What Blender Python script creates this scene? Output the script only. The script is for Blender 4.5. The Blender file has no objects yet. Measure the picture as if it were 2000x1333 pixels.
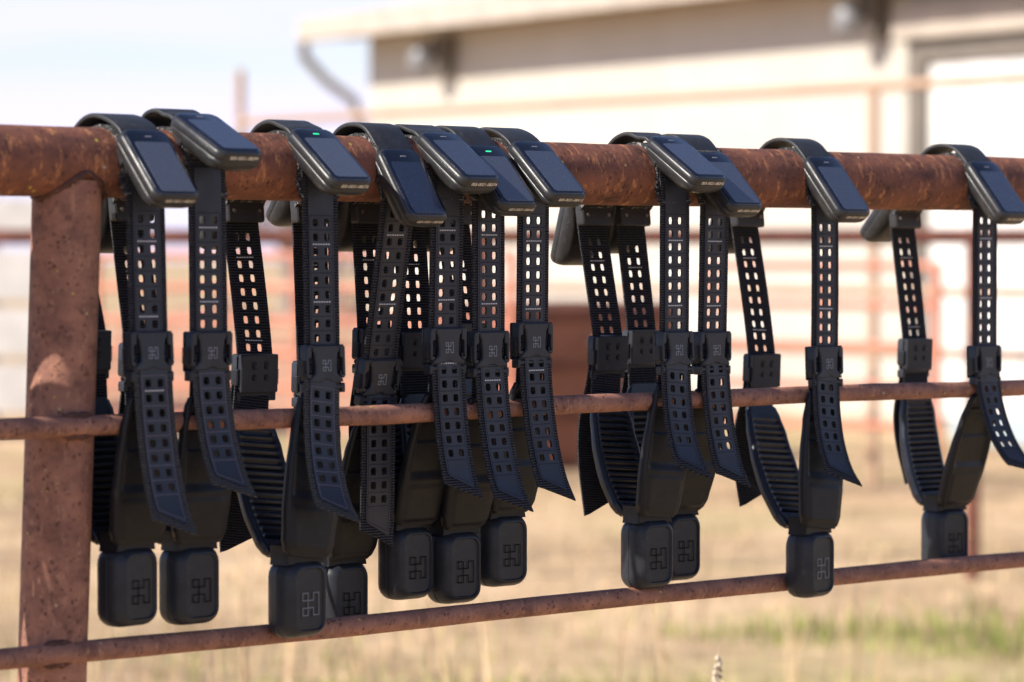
import bpy, math, random
from mathutils import Vector, Matrix
R = math.radians
S = bpy.context.scene
COL = S.collection

# ------------------------------------------------------------------ camera
TH = R(43.6); PIT = math.atan(164.5/6667.0); F = 6667.0; ZT = 1.4476
FW = Vector((math.sin(TH)*math.cos(PIT), math.cos(TH)*math.cos(PIT), -math.sin(PIT)))
RT = Vector((math.cos(TH), -math.sin(TH), 0.0)); UP = RT.cross(FW)
CAM = Vector((-3.957*math.sin(TH), -3.957*math.cos(TH), 1.35))
cd = bpy.data.cameras.new('camera'); cam = bpy.data.objects.new('camera', cd); COL.objects.link(cam)
cam.matrix_world = Matrix.Translation(CAM) @ Matrix((RT, UP, -FW)).transposed().to_4x4()
cd.sensor_width = 36; cd.lens = 120.0; cd.clip_end = 2000; cd.clip_start = 0.05
cd.dof.use_dof = True; cd.dof.focus_distance = 3.95; cd.dof.aperture_fstop = 5.0
S.camera = cam

# ------------------------------------------------------------------ light
SUN_AZ = Vector((-0.977, 0.215, 0)).normalized(); SUN_EL = R(36)
sd = SUN_AZ*math.cos(SUN_EL) + Vector((0, 0, math.sin(SUN_EL)))
w = bpy.data.worlds.new('World'); S.world = w; w.use_nodes = True
nt = w.node_tree; nt.nodes.clear()
out = nt.nodes.new('ShaderNodeOutputWorld'); bg = nt.nodes.new('ShaderNodeBackground')
sky = nt.nodes.new('ShaderNodeTexSky'); sky.sky_type = 'NISHITA'; sky.sun_disc = False
sky.sun_elevation = SUN_EL; sky.sun_rotation = math.atan2(SUN_AZ.x, SUN_AZ.y)
sky.air_density = 1.0; sky.dust_density = 0.4; sky.ozone_density = 2.0
tc = nt.nodes.new('ShaderNodeTexCoord'); mp = nt.nodes.new('ShaderNodeMapping')
mp.inputs['Scale'].default_value = (1.2, 1.2, 7.0); mp.inputs['Location'].default_value = (0.3, 0.1, 0.35)
nz = nt.nodes.new('ShaderNodeTexNoise'); nz.inputs['Scale'].default_value = 2.2; nz.inputs['Detail'].default_value = 4
cr = nt.nodes.new('ShaderNodeValToRGB'); cr.color_ramp.elements[0].position = 0.52; cr.color_ramp.elements[1].position = 0.68
sx = nt.nodes.new('ShaderNodeSeparateXYZ')
mr = nt.nodes.new('ShaderNodeMapRange'); mr.inputs['From Min'].default_value = 0.038; mr.inputs['From Max'].default_value = 0.066
mr.inputs['To Min'].default_value = 1.0; mr.inputs['To Max'].default_value = 0.04; mr.interpolation_type = 'SMOOTHSTEP'
mr2 = nt.nodes.new('ShaderNodeMapRange'); mr2.inputs['From Min'].default_value = 0.05; mr2.inputs['From Max'].default_value = 0.22
mr2.inputs['To Min'].default_value = 1.0; mr2.inputs['To Max'].default_value = 0.02
mx2 = nt.nodes.new('ShaderNodeMath'); mx2.operation = 'MAXIMUM'; mu = nt.nodes.new('ShaderNodeMath'); mu.operation = 'MULTIPLY'
mixc = nt.nodes.new('ShaderNodeMix'); mixc.data_type = 'RGBA'
mixc.inputs['B'].default_value = (6.2, 6.2, 6.9, 1)
L = nt.links.new
L(tc.outputs['Generated'], mp.inputs['Vector']); L(mp.outputs[0], nz.inputs['Vector']); L(nz.outputs[0], cr.inputs[0])
L(tc.outputs['Generated'], sx.inputs[0]); L(sx.outputs['Z'], mr.inputs['Value']); L(sx.outputs['Z'], mr2.inputs['Value'])
L(cr.outputs[0], mu.inputs[0]); L(mr2.outputs[0], mu.inputs[1]); L(mu.outputs[0], mx2.inputs[0]); L(mr.outputs[0], mx2.inputs[1])
L(mx2.outputs[0], mixc.inputs['Factor']); L(sky.outputs[0], mixc.inputs['A']); tint = nt.nodes.new('ShaderNodeMix'); tint.data_type = 'RGBA'; tint.blend_type = 'MULTIPLY'; tint.inputs['Factor'].default_value = 1.0
tint.inputs['B'].default_value = (0.99, 0.95, 1.07, 1); L(mixc.outputs['Result'], tint.inputs['A']); L(tint.outputs['Result'], bg.inputs['Color'])
bg.inputs['Strength'].default_value = 0.108
L(bg.outputs[0], out.inputs['Surface'])
sl = bpy.data.lights.new('sun', 'SUN'); sl.energy = 5.0; sl.angle = R(0.5); sl.color = (1.0, 0.93, 0.82)
so = bpy.data.objects.new('sun', sl); COL.objects.link(so)
so.rotation_mode = 'QUATERNION'; so.rotation_quaternion = sd.to_track_quat('Z', 'Y')
S.view_settings.view_transform = 'Standard'; S.view_settings.look = 'None'
S.view_settings.exposure = 0.62; S.view_settings.gamma = 1.0; S.view_settings.use_curve_mapping = False
S.cycles.max_bounces = 8

# ------------------------------------------------------------------ materials
def mat(name, col=(0.5, 0.5, 0.5), rough=0.5, spec=0.5, metal=0.0, coat=0.0, emit=None, es=1.0):
    m = bpy.data.materials.new(name); m.use_nodes = True
    b = m.node_tree.nodes['Principled BSDF']
    b.inputs['Base Color'].default_value = (*col, 1); b.inputs['Roughness'].default_value = rough
    b.inputs['Specular IOR Level'].default_value = spec; b.inputs['Metallic'].default_value = metal
    b.inputs['Coat Weight'].default_value = coat
    if emit:
        b.inputs['Emission Color'].default_value = (*emit, 1); b.inputs['Emission Strength'].default_value = es
    return m, m.node_tree, b
def N(t, typ, **kw):
    n = t.nodes.new(typ)
    for k, v in kw.items():
        if k in n.inputs: n.inputs[k].default_value = v
        else: setattr(n, k, v)
    return n
def ramp(t, fac, stops):
    r = N(t, 'ShaderNodeValToRGB'); e = r.color_ramp.elements
    while len(e) < len(stops): e.new(0.5)
    for i, (p, c) in enumerate(stops): e[i].position = p; e[i].color = (*c, 1) if len(c) == 3 else c
    t.links.new(fac, r.inputs[0]); return r.outputs[0]
def noise(t, vec, scale, detail=4, rough=0.55):
    n = N(t, 'ShaderNodeTexNoise'); n.inputs['Scale'].default_value = scale; n.inputs['Detail'].default_value = detail
    n.inputs['Roughness'].default_value = rough
    if vec is not None: t.links.new(vec, n.inputs['Vector'])
    return n.outputs[0]
def mixrgb(t, f, a, b, blend='MIX'):
    m = N(t, 'ShaderNodeMix', data_type='RGBA', blend_type=blend)
    for s_, v in (('Factor', f), ('A', a), ('B', b)):
        if isinstance(v, (int, float)): m.inputs[s_].default_value = v
        elif isinstance(v, tuple): m.inputs[s_].default_value = (*v, 1)
        else: t.links.new(v, m.inputs[s_])
    return m.outputs['Result']
def bump(t, b, h, strength=0.3, dist=0.001, prev=None):
    n = N(t, 'ShaderNodeBump'); n.inputs['Strength'].default_value = strength; n.inputs['Distance'].default_value = dist
    t.links.new(h, n.inputs['Height'])
    if prev is not None: t.links.new(prev, n.inputs['Normal'])
    t.links.new(n.outputs[0], b.inputs['Normal']); return n.outputs[0]
def wcoord(t): return N(t, 'ShaderNodeNewGeometry').outputs['Position']
def ocoord(t): return N(t, 'ShaderNodeTexCoord').outputs['Object']

def rust(name, sc=1.0, dark=(0.058, 0.025, 0.019), mid=(0.165, 0.064, 0.040), hot=(0.52, 0.22, 0.09)):
    m, t, b = mat(name, rough=0.75, spec=0.3); v = wcoord(t)
    mp_ = N(t, 'ShaderNodeMapping'); t.links.new(v, mp_.inputs[0]); mp_.inputs['Scale'].default_value = (0.55, 1, 1)
    v2 = mp_.outputs[0]
    base = ramp(t, noise(t, v2, 26*sc, 6, 0.65), [(0.3, dark), (0.5, mid), (0.66, (mid[0]*1.35, mid[1]*1.3, mid[2]*1.2)), (0.8, hot)])
    mp3 = N(t, 'ShaderNodeMapping'); t.links.new(v, mp3.inputs[0]); mp3.inputs['Scale'].default_value = (1.5, 0.55, 0.55)
    streak = ramp(t, noise(t, mp3.outputs[0], 55*sc, 6, 0.75), [(0.54, (0, 0, 0)), (0.66, (0.9,)*3)])
    base = mixrgb(t, streak, base, hot)
    vo = N(t, 'ShaderNodeTexVoronoi'); vo.inputs['Scale'].default_value = 100*sc
    dn = N(t, 'ShaderNodeTexNoise'); dn.inputs['Scale'].default_value = 90*sc; t.links.new(v, dn.inputs['Vector'])
    dv_ = N(t, 'ShaderNodeVectorMath', operation='MULTIPLY_ADD'); dv_.inputs[1].default_value = (.012/sc,)*3; t.links.new(dn.outputs['Color'], dv_.inputs[0]); t.links.new(v, dv_.inputs[2])
    t.links.new(dv_.outputs[0], vo.inputs['Vector'])
    pit = ramp(t, vo.outputs['Distance'], [(0.16, (0.75,)*3), (0.42, (0, 0, 0))])
    nm = ramp(t, noise(t, v, 45*sc, 3), [(0.42, (0, 0, 0)), (0.6, (1, 1, 1))])
    pm = mixrgb(t, 1.0, pit, nm, 'MULTIPLY')
    base = mixrgb(t, pm, base, (0.045, 0.014, 0.012))
    vl = N(t, 'ShaderNodeTexVoronoi'); vl.inputs['Scale'].default_value = 42*sc; t.links.new(v, vl.inputs['Vector'])
    li = ramp(t, vl.outputs['Distance'], [(0.07, (1, 1, 1)), (0.12, (0, 0, 0))])
    gate = ramp(t, noise(t, v, 21*sc, 2), [(0.52, (0, 0, 0)), (0.58, (1, 1, 1))])
    lc = ramp(t, noise(t, v, 30*sc, 1), [(0.42, (0.50, 0.38, 0.06)), (0.58, (0.42, 0.36, 0.28))])
    base = mixrgb(t, mixrgb(t, 1.0, li, gate, 'MULTIPLY'), base, lc)
    t.links.new(base, b.inputs['Base Color'])
    h = noise(t, v, 160*sc, 4)
    n1 = bump(t, b, h, 0.5, 0.0015/sc); bump(t, b, pm, -0.6, 0.001/sc, n1)
    return m
M = {}
M['rust'] = rust('rusty_rail_steel', 1.3)
M['rust2'] = rust('weathered_brown_steel', 1.5, (0.14, 0.064, 0.049), (0.255, 0.122, 0.087), (0.39, 0.20, 0.13))
M['weld'] = rust('dark_rusty_weld', 2.0, (0.035, 0.018, 0.015), (0.085, 0.038, 0.028), (0.18, 0.08, 0.05))
M['rustfar'] = rust('rusty_far_pipe', 0.4, (0.07, 0.028, 0.022), (0.13, 0.048, 0.035), (0.22, 0.09, 0.055))

def plastic(name, col, rough, bs=0.15, dust=0.0, spec=0.38):
    m, t, b = mat(name, col, rough, spec); v = ocoord(t)
    f = noise(t, v, 70, 5, 0.6)
    t.links.new(ramp(t, f, [(0.3, (rough-0.07,)*3), (0.7, (rough+0.1,)*3)]), b.inputs['Roughness'])
    n1 = bump(t, b, noise(t, v, 1500, 2), bs, 0.0002)
    c = ramp(t, noise(t, v, 22, 5, 0.7), [(0.35, col), (0.75, tuple(min(1, x*1.5+0.004) for x in col))])
    if dust:
        vo = N(t, 'ShaderNodeTexVoronoi'); vo.inputs['Scale'].default_value = 520; t.links.new(v, vo.inputs['Vector'])
        d = ramp(t, vo.outputs['Distance'], [(0.12, (1, 1, 1)), (0.2, (0, 0, 0))])
        g = ramp(t, noise(t, v, 90, 4, 0.7), [(0.46, (0, 0, 0)), (0.7, (dust,)*3)])
        c = mixrgb(t, mixrgb(t, 1.0, d, g, 'MULTIPLY'), c, (0.5, 0.48, 0.45))
    t.links.new(c, b.inputs['Base Color'])
    return m
M['housing'] = plastic('housing_plastic', (0.020, 0.020, 0.022), 0.33, 0.25, 0.5)
M['buckle'] = plastic('buckle_plastic', (0.017, 0.019, 0.025), 0.40, 0.2, 0.15, 0.3)
M['pad'] = plastic('moulded_pad_plastic', (0.008, 0.008, 0.010), 0.40, 0.15, 0.12, 0.22)
M['ribs'] = plastic('ribbed_rubber', (0.007, 0.009, 0.016), 0.32, 0.1)
M['box'] = plastic('lower_box_plastic', (0.014, 0.016, 0.021), 0.40, 0.2, 0.25, 0.28)
M['band'] = plastic('band_rubber', (0.018, 0.018, 0.020), 0.48, 0.25, 0.7)
m, t, b = mat('solar_glass', (0.006, 0.008, 0.016), 0.11, 0.6); v = ocoord(t)
vo = N(t, 'ShaderNodeTexVoronoi'); vo.inputs['Scale'].default_value = 620; t.links.new(v, vo.inputs['Vector'])
d = ramp(t, vo.outputs['Distance'], [(0.13, (1, 1, 1)), (0.22, (0, 0, 0))])
g = ramp(t, noise(t, v, 60, 5, 0.75), [(0.48, (0, 0, 0)), (0.78, (0.4,)*3)])
dm = mixrgb(t, 1.0, d, g, 'MULTIPLY')
t.links.new(mixrgb(t, dm, (0.004, 0.006, 0.014), (0.42, 0.42, 0.44)), b.inputs['Base Color'])
t.links.new(ramp(t, noise(t, v, 45, 5, 0.7), [(0.35, (0.07,)*3), (0.75, (0.3,)*3)]), b.inputs['Roughness'])
M['glass'] = m
m, t, b = mat('solar_cells', (0.010, 0.013, 0.028), 0.2, 0.7, coat=0.4); v = ocoord(t)
vo = N(t, 'ShaderNodeTexVoronoi'); vo.inputs['Scale'].default_value = 560; t.links.new(v, vo.inputs['Vector'])
d = ramp(t, vo.outputs['Distance'], [(0.13, (1, 1, 1)), (0.24, (0, 0, 0))])
g = ramp(t, noise(t, v, 55, 5, 0.75), [(0.45, (0, 0, 0)), (0.75, (0.42,)*3)])
t.links.new(mixrgb(t, mixrgb(t, 1.0, d, g, 'MULTIPLY'), mixrgb(t, N(t, 'ShaderNodeObjectInfo').outputs['Random'], (0.012, 0.017, 0.038), (0.060, 0.068, 0.092)), (0.4, 0.4, 0.43)), b.inputs['Base Color'])
t.links.new(ramp(t, noise(t, v, 200, 4, 0.7), [(0.3, (0.14,)*3), (0.7, (0.34,)*3)]), b.inputs['Roughness'])
M['cells'] = m

def webbing(name, col, hi, worn=0.0):
    m, t, b = mat(name, col, 0.8, 0.12)
    uv = N(t, 'ShaderNodeUVMap').outputs[0]
    sp = N(t, 'ShaderNodeSeparateXYZ'); t.links.new(uv, sp.inputs[0])
    def sin_(inp, k, ph=0.0):
        a = N(t, 'ShaderNodeMath', operation='MULTIPLY_ADD'); a.inputs[1].default_value = k; a.inputs[2].default_value = ph
        t.links.new(inp, a.inputs[0]); c = N(t, 'ShaderNodeMath', operation='SINE'); t.links.new(a.outputs[0], c.inputs[0])
        return c.outputs[0]
    rv = sin_(sp.outputs[1], 2*math.pi/0.0031)          # ribs across the strap
    ru = sin_(sp.outputs[0], 2*math.pi/0.0016)
    ad = N(t, 'ShaderNodeMath', operation='MULTIPLY_ADD'); t.links.new(ru, ad.inputs[0]); ad.inputs[1].default_value = 0.35
    t.links.new(rv, ad.inputs[2])
    c = ramp(t, ad.outputs[0], [(0.0, tuple(x*0.5 for x in col)), (0.9, hi)])
    fz = ramp(t, noise(t, wcoord(t), 900, 3, 0.7), [(0.55, (0, 0, 0)), (0.72, (0.5,)*3)])
    c = mixrgb(t, fz, c, tuple(min(1, x*3+0.02) for x in hi))
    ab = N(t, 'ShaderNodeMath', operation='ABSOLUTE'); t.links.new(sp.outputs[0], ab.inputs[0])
    eg = ramp(t, ab.outputs[0], [(0.0222, (0.0,)*3), (0.0245, (1.0,)*3)])  # edge band lightened: frayed threads plus grazing sun, painted into the colour
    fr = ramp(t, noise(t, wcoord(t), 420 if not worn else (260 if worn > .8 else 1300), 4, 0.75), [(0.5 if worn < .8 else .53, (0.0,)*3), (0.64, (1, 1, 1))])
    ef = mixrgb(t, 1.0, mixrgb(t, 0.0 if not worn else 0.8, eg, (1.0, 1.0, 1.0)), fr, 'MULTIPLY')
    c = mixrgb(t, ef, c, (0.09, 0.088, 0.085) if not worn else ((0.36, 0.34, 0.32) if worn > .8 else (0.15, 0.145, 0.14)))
    t.links.new(c, b.inputs['Base Color'])
    n1 = bump(t, b, ad.outputs[0], 0.45, 0.0006)
    bump(t, b, noise(t, wcoord(t), 1400, 3), 0.6, 0.0006, n1)
    b.inputs['Sheen Weight'].default_value = 0.08; b.inputs['Sheen Roughness'].default_value = 0.4
    return m
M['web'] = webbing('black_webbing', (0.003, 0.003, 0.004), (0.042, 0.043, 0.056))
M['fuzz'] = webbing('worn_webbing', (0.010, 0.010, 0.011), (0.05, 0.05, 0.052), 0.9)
m, t, b = mat('strap_overlay', (0.012, 0.014, 0.024), 0.48, 0.45)
n1 = bump(t, b, noise(t, wcoord(t), 700, 3), 0.12, 0.0003); M['tpu'] = m
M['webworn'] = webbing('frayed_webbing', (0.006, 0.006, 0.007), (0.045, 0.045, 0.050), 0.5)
M['stitch2'] = mat('worn_stitch_thread', (0.16, 0.14, 0.18), 0.8, 0.2)[0]
t.links.new(ramp(t, noise(t, wcoord(t), 40, 4), [(0.3, (0.40,)*3), (0.7, (0.58,)*3)]), b.inputs['Roughness'])
M['stitch'] = mat('dark_stitch_thread', (0.022, 0.019, 0.032), 0.8, 0.2)[0]
M['whitestitch'] = mat('white_stitch_thread', (0.62, 0.62, 0.66), 0.8, 0.2)[0]
M['emblem_grey'] = mat('emblem_print', (0.16, 0.18, 0.22), 0.4)[0]
M['emblem_dark'] = mat('emblem_engraving', (0.006, 0.004, 0.004), 0.7, 0.1)[0]
M['emblem_pale'] = mat('emblem_glossy_engraving', (0.10, 0.115, 0.15), 0.3)[0]
M['serial'] = mat('serial_print', (0.75, 0.68, 0.58), 0.5)[0]
M['screw'] = mat('screw_steel', (0.35, 0.32, 0.27), 0.35, metal=1.0)[0]
M['hole'] = mat('slot_shadow_plastic', (0.004, 0.004, 0.005), 0.5, 0.3)[0]
M['led_on'] = mat('green_lamp', (0.02, 0.5, 0.2), 0.3, emit=(0.03, 0.75, 0.30), es=0.9)[0]
M['led_off'] = mat('unlit_lamp', (0.20, 0.20, 0.23), 0.4)[0]
M['cream'] = None

# ------------------------------------------------------------------ mesh helpers
class MB:
    def __init__(s): s.v = []; s.f = []; s.uv = {}
    def add(s, verts, faces, uvs=None):
        o = len(s.v); s.v += [tuple(p) for p in verts]
        for i, f in enumerate(faces):
            s.f.append(tuple(o+k for k in f))
        if uvs:
            for i, q in enumerate(uvs): s.uv[o+i] = q
    def box(s, x0, x1, y0, y1, z0, z1):
        s.add([(x0, y0, z0), (x1, y0, z0), (x1, y1, z0), (x0, y1, z0), (x0, y0, z1), (x1, y0, z1), (x1, y1, z1), (x0, y1, z1)],
              [(0, 3, 2, 1), (4, 5, 6, 7), (0, 1, 5, 4), (1, 2, 6, 5), (2, 3, 7, 6), (3, 0, 4, 7)])
    def stack(s, loops, cap0=True, cap1=True):
        n = len(loops[0]); vs = [p for l in loops for p in l]; fs = []
        for k in range(len(loops)-1):
            for i in range(n):
                j = (i+1) % n
                fs.append((k*n+i, k*n+j, (k+1)*n+j, (k+1)*n+i))
        if cap0: fs.append(tuple(range(n-1, -1, -1)))
        if cap1: fs.append(tuple((len(loops)-1)*n+i for i in range(n)))
        s.add(vs, fs)
    def tube(s, pts, r, seg=12, cap=True):
        pts = [Vector(p) for p in pts]; loops = []
        rs = r if isinstance(r, (list, tuple)) else [r]*len(pts)
        for i, p in enumerate(pts):
            d = (pts[min(i+1, len(pts)-1)]-pts[max(i-1, 0)]).normalized()
            a = d.cross(Vector((0, 0, 1)) if abs(d.z) < 0.9 else Vector((0, 1, 0))).normalized(); c = a.cross(d)
            loops.append([p+(a*math.cos(q)+c*math.sin(q))*rs[i] for q in [2*math.pi*k/seg for k in range(seg)]])
        s.stack(loops, cap, cap)
    def build(s, name, m, parent=None, mw=None, sharp=35, smooth=True):
        me = bpy.data.meshes.new(name); me.from_pydata(s.v, [], s.f); me.update()
        import bmesh
        bm = bmesh.new(); bm.from_mesh(me); bmesh.ops.recalc_face_normals(bm, faces=bm.faces); bm.to_mesh(me); bm.free()
        if s.uv:
            ul = me.uv_layers.new(name='UVMap')
            for lp in me.loops: ul.data[lp.index].uv = s.uv.get(lp.vertex_index, (0, 0))
        if smooth:
            me.shade_smooth(); me.set_sharp_from_angle(angle=R(sharp))
        me.materials.append(m)
        return link(name, me, parent, mw)
def link(name, me, parent=None, mw=None):
    o = bpy.data.objects.new(name, me); COL.objects.link(o)
    if parent is not None: o.parent = parent
    if mw is not None: o.matrix_local = mw
    return o
def tag(o, label=None, cat=None, group=None, kind=None):
    for k, v in (('label', label), ('category', cat), ('group', group), ('kind', kind)):
        if v: o[k] = v
    return o
def empty(name, loc):
    o = bpy.data.objects.new(name, None); COL.objects.link(o); o.location = loc; o.empty_display_size = 0.05; return o

def rr(x0, x1, y0, y1, r, n=5):
    """rounded rectangle outline, list of (x, y)"""
    r = min(r, (x1-x0)/2-1e-5, (y1-y0)/2-1e-5); P = []
    for cx, cy, a0 in ((x1-r, y1-r, 0), (x0+r, y1-r, 90), (x0+r, y0+r, 180), (x1-r, y0+r, 270)):
        for k in range(n+1):
            a = R(a0+90*k/n); P.append((cx+r*math.cos(a), cy+r*math.sin(a)))
    return P
def offset_poly(P, d):
    Q = []; n = len(P)
    A = sum(P[i][0]*P[(i+1) % n][1]-P[(i+1) % n][0]*P[i][1] for i in range(n)); sgn = 1 if A > 0 else -1
    for i in range(n):
        a = Vector(P[i-1]); b_ = Vector(P[i]); c = Vector(P[(i+1) % n])
        e1 = (b_-a).normalized(); e2 = (c-b_).normalized()
        n1 = Vector((-e1.y, e1.x))*sgn; n2 = Vector((-e2.y, e2.x))*sgn
        k = n1+n2; k = k/max(0.3, k.dot(n1)) if k.length > 1e-6 else n1
        Q.append(tuple(b_+k*d))
    return Q
def prism(mb, P, y0, y1, bev=0.0006, front=-1):
    """polygon in x-z extruded in y; the outer side (front=-1: towards -y) gets a bevel"""
    ya, yb = (y1, y0) if front < 0 else (y0, y1)
    d = -1 if front < 0 else 1
    Q = offset_poly(P, bev)
    mb.stack([[(x, ya, z) for x, z in P], [(x, yb-d*bev, z) for x, z in P], [(x, yb, z) for x, z in Q]])

def cat_rom(pts, step):
    pts = [Vector(p) for p in pts]; P = [pts[0]*2-pts[1]]+pts+[pts[-1]*2-pts[-2]]; o = []
    for i in range(1, len(P)-2):
        n = max(2, int((P[i+1]-P[i]).length/step))
        for k in range(n):
            t_ = k/n; a, b_, c, d_ = P[i-1], P[i], P[i+1], P[i+2]
            o.append(0.5*((2*b_)+(c-a)*t_+(2*a-5*b_+4*c-d_)*t_*t_+(3*b_-a-3*c+d_)*t_**3))
    o.append(pts[-1]); return o
class Path:
    """3-D path (x,y,z); side vector = x axis (+ optional twist); out = normal"""
    def __init__(s, pts, out, twist=(0, 0)):
        s.p = cat_rom(pts, 0.004); s.l = [0]
        for i in range(1, len(s.p)): s.l.append(s.l[-1]+(s.p[i]-s.p[i-1]).length)
        s.L = s.l[-1]; s.out = out; s.tw = twist
    def at(s, d, u, w_):
        i = 0; n = len(s.l)
        lo, hi = 0, n-2
        while lo < hi:
            mid_ = (lo+hi+1)//2
            if s.l[mid_] <= d: lo = mid_
            else: hi = mid_-1
        i = lo
        f = (d-s.l[i])/(s.l[i+1]-s.l[i]); p = s.p[i]+(s.p[i+1]-s.p[i])*f
        def tan(j): return (s.p[min(j+1, n-1)]-s.p[max(j-1, 0)]).normalized()
        T = (tan(i)*(1-f)+tan(i+1)*f).normalized()
        B = (Vector((1, 0, 0))-T*T.x).normalized(); Nn = T.cross(B)*s.out
        a = s.tw[0]+(s.tw[1]-s.tw[0])*min(1, max(0, d/s.L))
        if a:
            B2 = B*math.cos(a)+Nn*math.sin(a)*1; Nn = Nn*math.cos(a)-B*math.sin(a); B = B2
        return p+B*u+Nn*w_
HP = 0.0156; HU = 0.008
def strip(mb, path, hw, s0, s1, w0, w1, h0=None, h1=None, slant=0.0, rnd=0.0):
    """strap slab between offsets w0..w1; hole cells from h0 to h1 (multiples of HP), end cut slanted by `slant`"""
    rows = []
    if h0 is None: h0 = h1 = s1
    nh = int(round((h1-h0)/HP)); h1 = h0+nh*HP
    def fill(a, b_):
        n = max(1, int(round((b_-a)/0.005))); return [a+(b_-a)*k/n for k in range(n+1)]
    ss = fill(s0, h0) if h0 > s0+1e-6 else [s0]
    k0 = len(ss)-1
    for k in range(nh): ss += [h0+(k+0.5)*HP, h0+(k+1)*HP]
    k1 = len(ss)-1
    if s1 > h1+1e-6: ss += fill(h1, s1)[1:]
    us = [-hw, -0.016, -HU, 0, HU, 0.016, hw]
    g = {}; V2 = []; Fc = []
    def vid(i, j):
        if (i, j) not in g: g[i, j] = len(V2); V2.append((us[j], ss[i]))
        return g[i, j]
    for i in range(len(ss)-1):
        for j in range(6):
            if k0 <= i < k1 and 1 <= j <= 4: continue
            Fc.append((vid(i, j), vid(i, j+1), vid(i+1, j+1), vid(i+1, j)))
    for k in range(nh):
        i = k0+2*k
        for j in (1, 3):
            cu = us[j+1]; cs = ss[i+1]
            ou = [vid(i, j), vid(i, j+1), vid(i, j+2), vid(i+1, j+2), vid(i+2, j+2), vid(i+2, j+1), vid(i+2, j), vid(i+1, j)]
            b0 = len(V2)
            for du, ds in ((-.0034, -.0038), (0, -.0044), (.0034, -.0038), (.0040, 0), (.0034, .0038), (0, .0044), (-.0034, .0038), (-.0040, 0)):
                V2.append((cu+du, cs+ds))
            for q in range(8): Fc.append((ou[q], ou[(q+1) % 8], b0+(q+1) % 8, b0+q))
    if slant:
        L0 = h1; span = max(1e-6, s1-L0)
        for q, (u, s_) in enumerate(V2):
            if s_ > L0:
                f = (s_-L0)/span
                V2[q] = (u*(1-rnd*0.12*f**6), s_+f*slant*(u/hw)*(1 if u > -hw*0.99 else 0.9))
    cnt = {}
    for f in Fc:
        for a in range(len(f)):
            e = (f[a], f[(a+1) % len(f)]); cnt[e] = 1
    n = len(V2)
    vs = [path.at(min(max(s_, 0), path.L), u, w1) for u, s_ in V2]+[path.at(min(max(s_, 0), path.L), u, w0) for u, s_ in V2]
    uv = [(u, s_) for u, s_ in V2]*2
    fs = list(Fc)+[tuple(n+k for k in reversed(f)) for f in Fc]
    for (a, b_) in cnt:
        if (b_, a) not in cnt: fs.append((b_, a, n+a, n+b_))
    mb.add(vs, fs, uv)
def dash(mb, path, ua, sa, ub, sb, w_, wd=0.0009, n=8, h=0.0005, duty=0.62):
    for k in range(n):
        for_a = k/n; for_b = (k+duty)/n
        pa = path.at(sa+(sb-sa)*for_a, ua+(ub-ua)*for_a, w_); pb = path.at(sa+(sb-sa)*for_b, ua+(ub-ua)*for_b, w_)
        d = (pb-pa)
        pm = path.at((sa+sb)/2, (ua+ub)/2, w_+1); p0 = path.at((sa+sb)/2, (ua+ub)/2, w_); nn = (pm-p0).normalized()
        sd_ = d.normalized().cross(nn)*wd*0.5
        mb.add([pa-sd_, pb-sd_, pb+sd_, pa+sd_, pa-sd_*.5+nn*h, pb-sd_*.5+nn*h, pb+sd_*.5+nn*h, pa+sd_*.5+nn*h],
               [(0, 3, 2, 1), (4, 5, 6, 7), (0, 1, 5, 4), (1, 2, 6, 5), (2, 3, 7, 6), (3, 0, 4, 7)])
def emblem_mesh(mb, size, wd, y, h=0.00025, sx_=1):
    u = size/3.0; hw = wd/2
    segs = [(1, 0, 1, 3), (0, 0, 1, 0), (0, 1, 2, 1), (0, 0, 0, 1), (0, 2, 2, 2), (0, 3, 1, 3), (0, 2, 0, 3), (2, 0, 2, 1), (2, 2, 2, 3),
            (2, 0, 3, 0), (2, 3, 3, 3), (3, 0, 3, 3)]
    ln = sorted([k*u+e for k in range(4) for e in (-hw, hw)])
    cells = set()
    for x0, z0, x1, z1 in segs:
        for i in range(7):
            for j in range(7):
                cx = (ln[i]+ln[i+1])/2; cz = (ln[j]+ln[j+1])/2
                if x0*u-hw < cx < x1*u+hw and z0*u-hw < cz < z1*u+hw: cells.add((i, j))
    for i, j in cells:
        a, b_, c, d_ = ln[i]-size/2, ln[i+1]-size/2, ln[j]-size/2, ln[j+1]-size/2
        q = 0.00005
        mb.add([(a*sx_, y, -c), (b_*sx_, y, -c), (b_*sx_, y, -d_), (a*sx_, y, -d_)], [(0, 1, 2, 3)])

# ------------------------------------------------------------------ shared collar parts (metres)
# solar unit: x = width, y = along the unit (0 at the band, LD at the numbered end), z = outward
LD = 0.096; WD = 0.0308
def device_mesh():
    mb = MB(); loops = []
    for n, ins, a, e, r in ((0.0, 0.0034, 0, 0, .010), (-.0012, .0016, 0, 0, .0105), (-.0034, 0.0003, 0, 0, .011), (-.0100, 0, 0, 0, .011),
                            (-.0108, .0007, 0, 0, .011), (-.0118, 0.0001, 0, 0, .011), (-.0165, .0004, .004, 0.0004, .012),
                            (-.021, .0022, .014, .0022, .013), (-.0250, .0052, .024, .0050, .014), (-.0272, .0095, .034, .0085, .014), (-.028, .014, .040, .013, .012)):
        loops.append([(x, y, n) for x, y in rr(-WD+ins, WD-ins, ins*0.6+a, LD-ins*0.6-e, r)])
    mb.stack(loops); return mb
def glass_mesh():
    mb = MB(); o = 0.0034
    P = [rr(-WD+o+k, WD-o-k, o*.6+k, LD-o*.6-k, .0095) for k in (0.0, 0.0008, 0.0022)]
    mb.stack([[(x, y, z) for x, y in p] for p, z in zip(P, (-.0004, .0012, .0019))]); return mb
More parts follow.
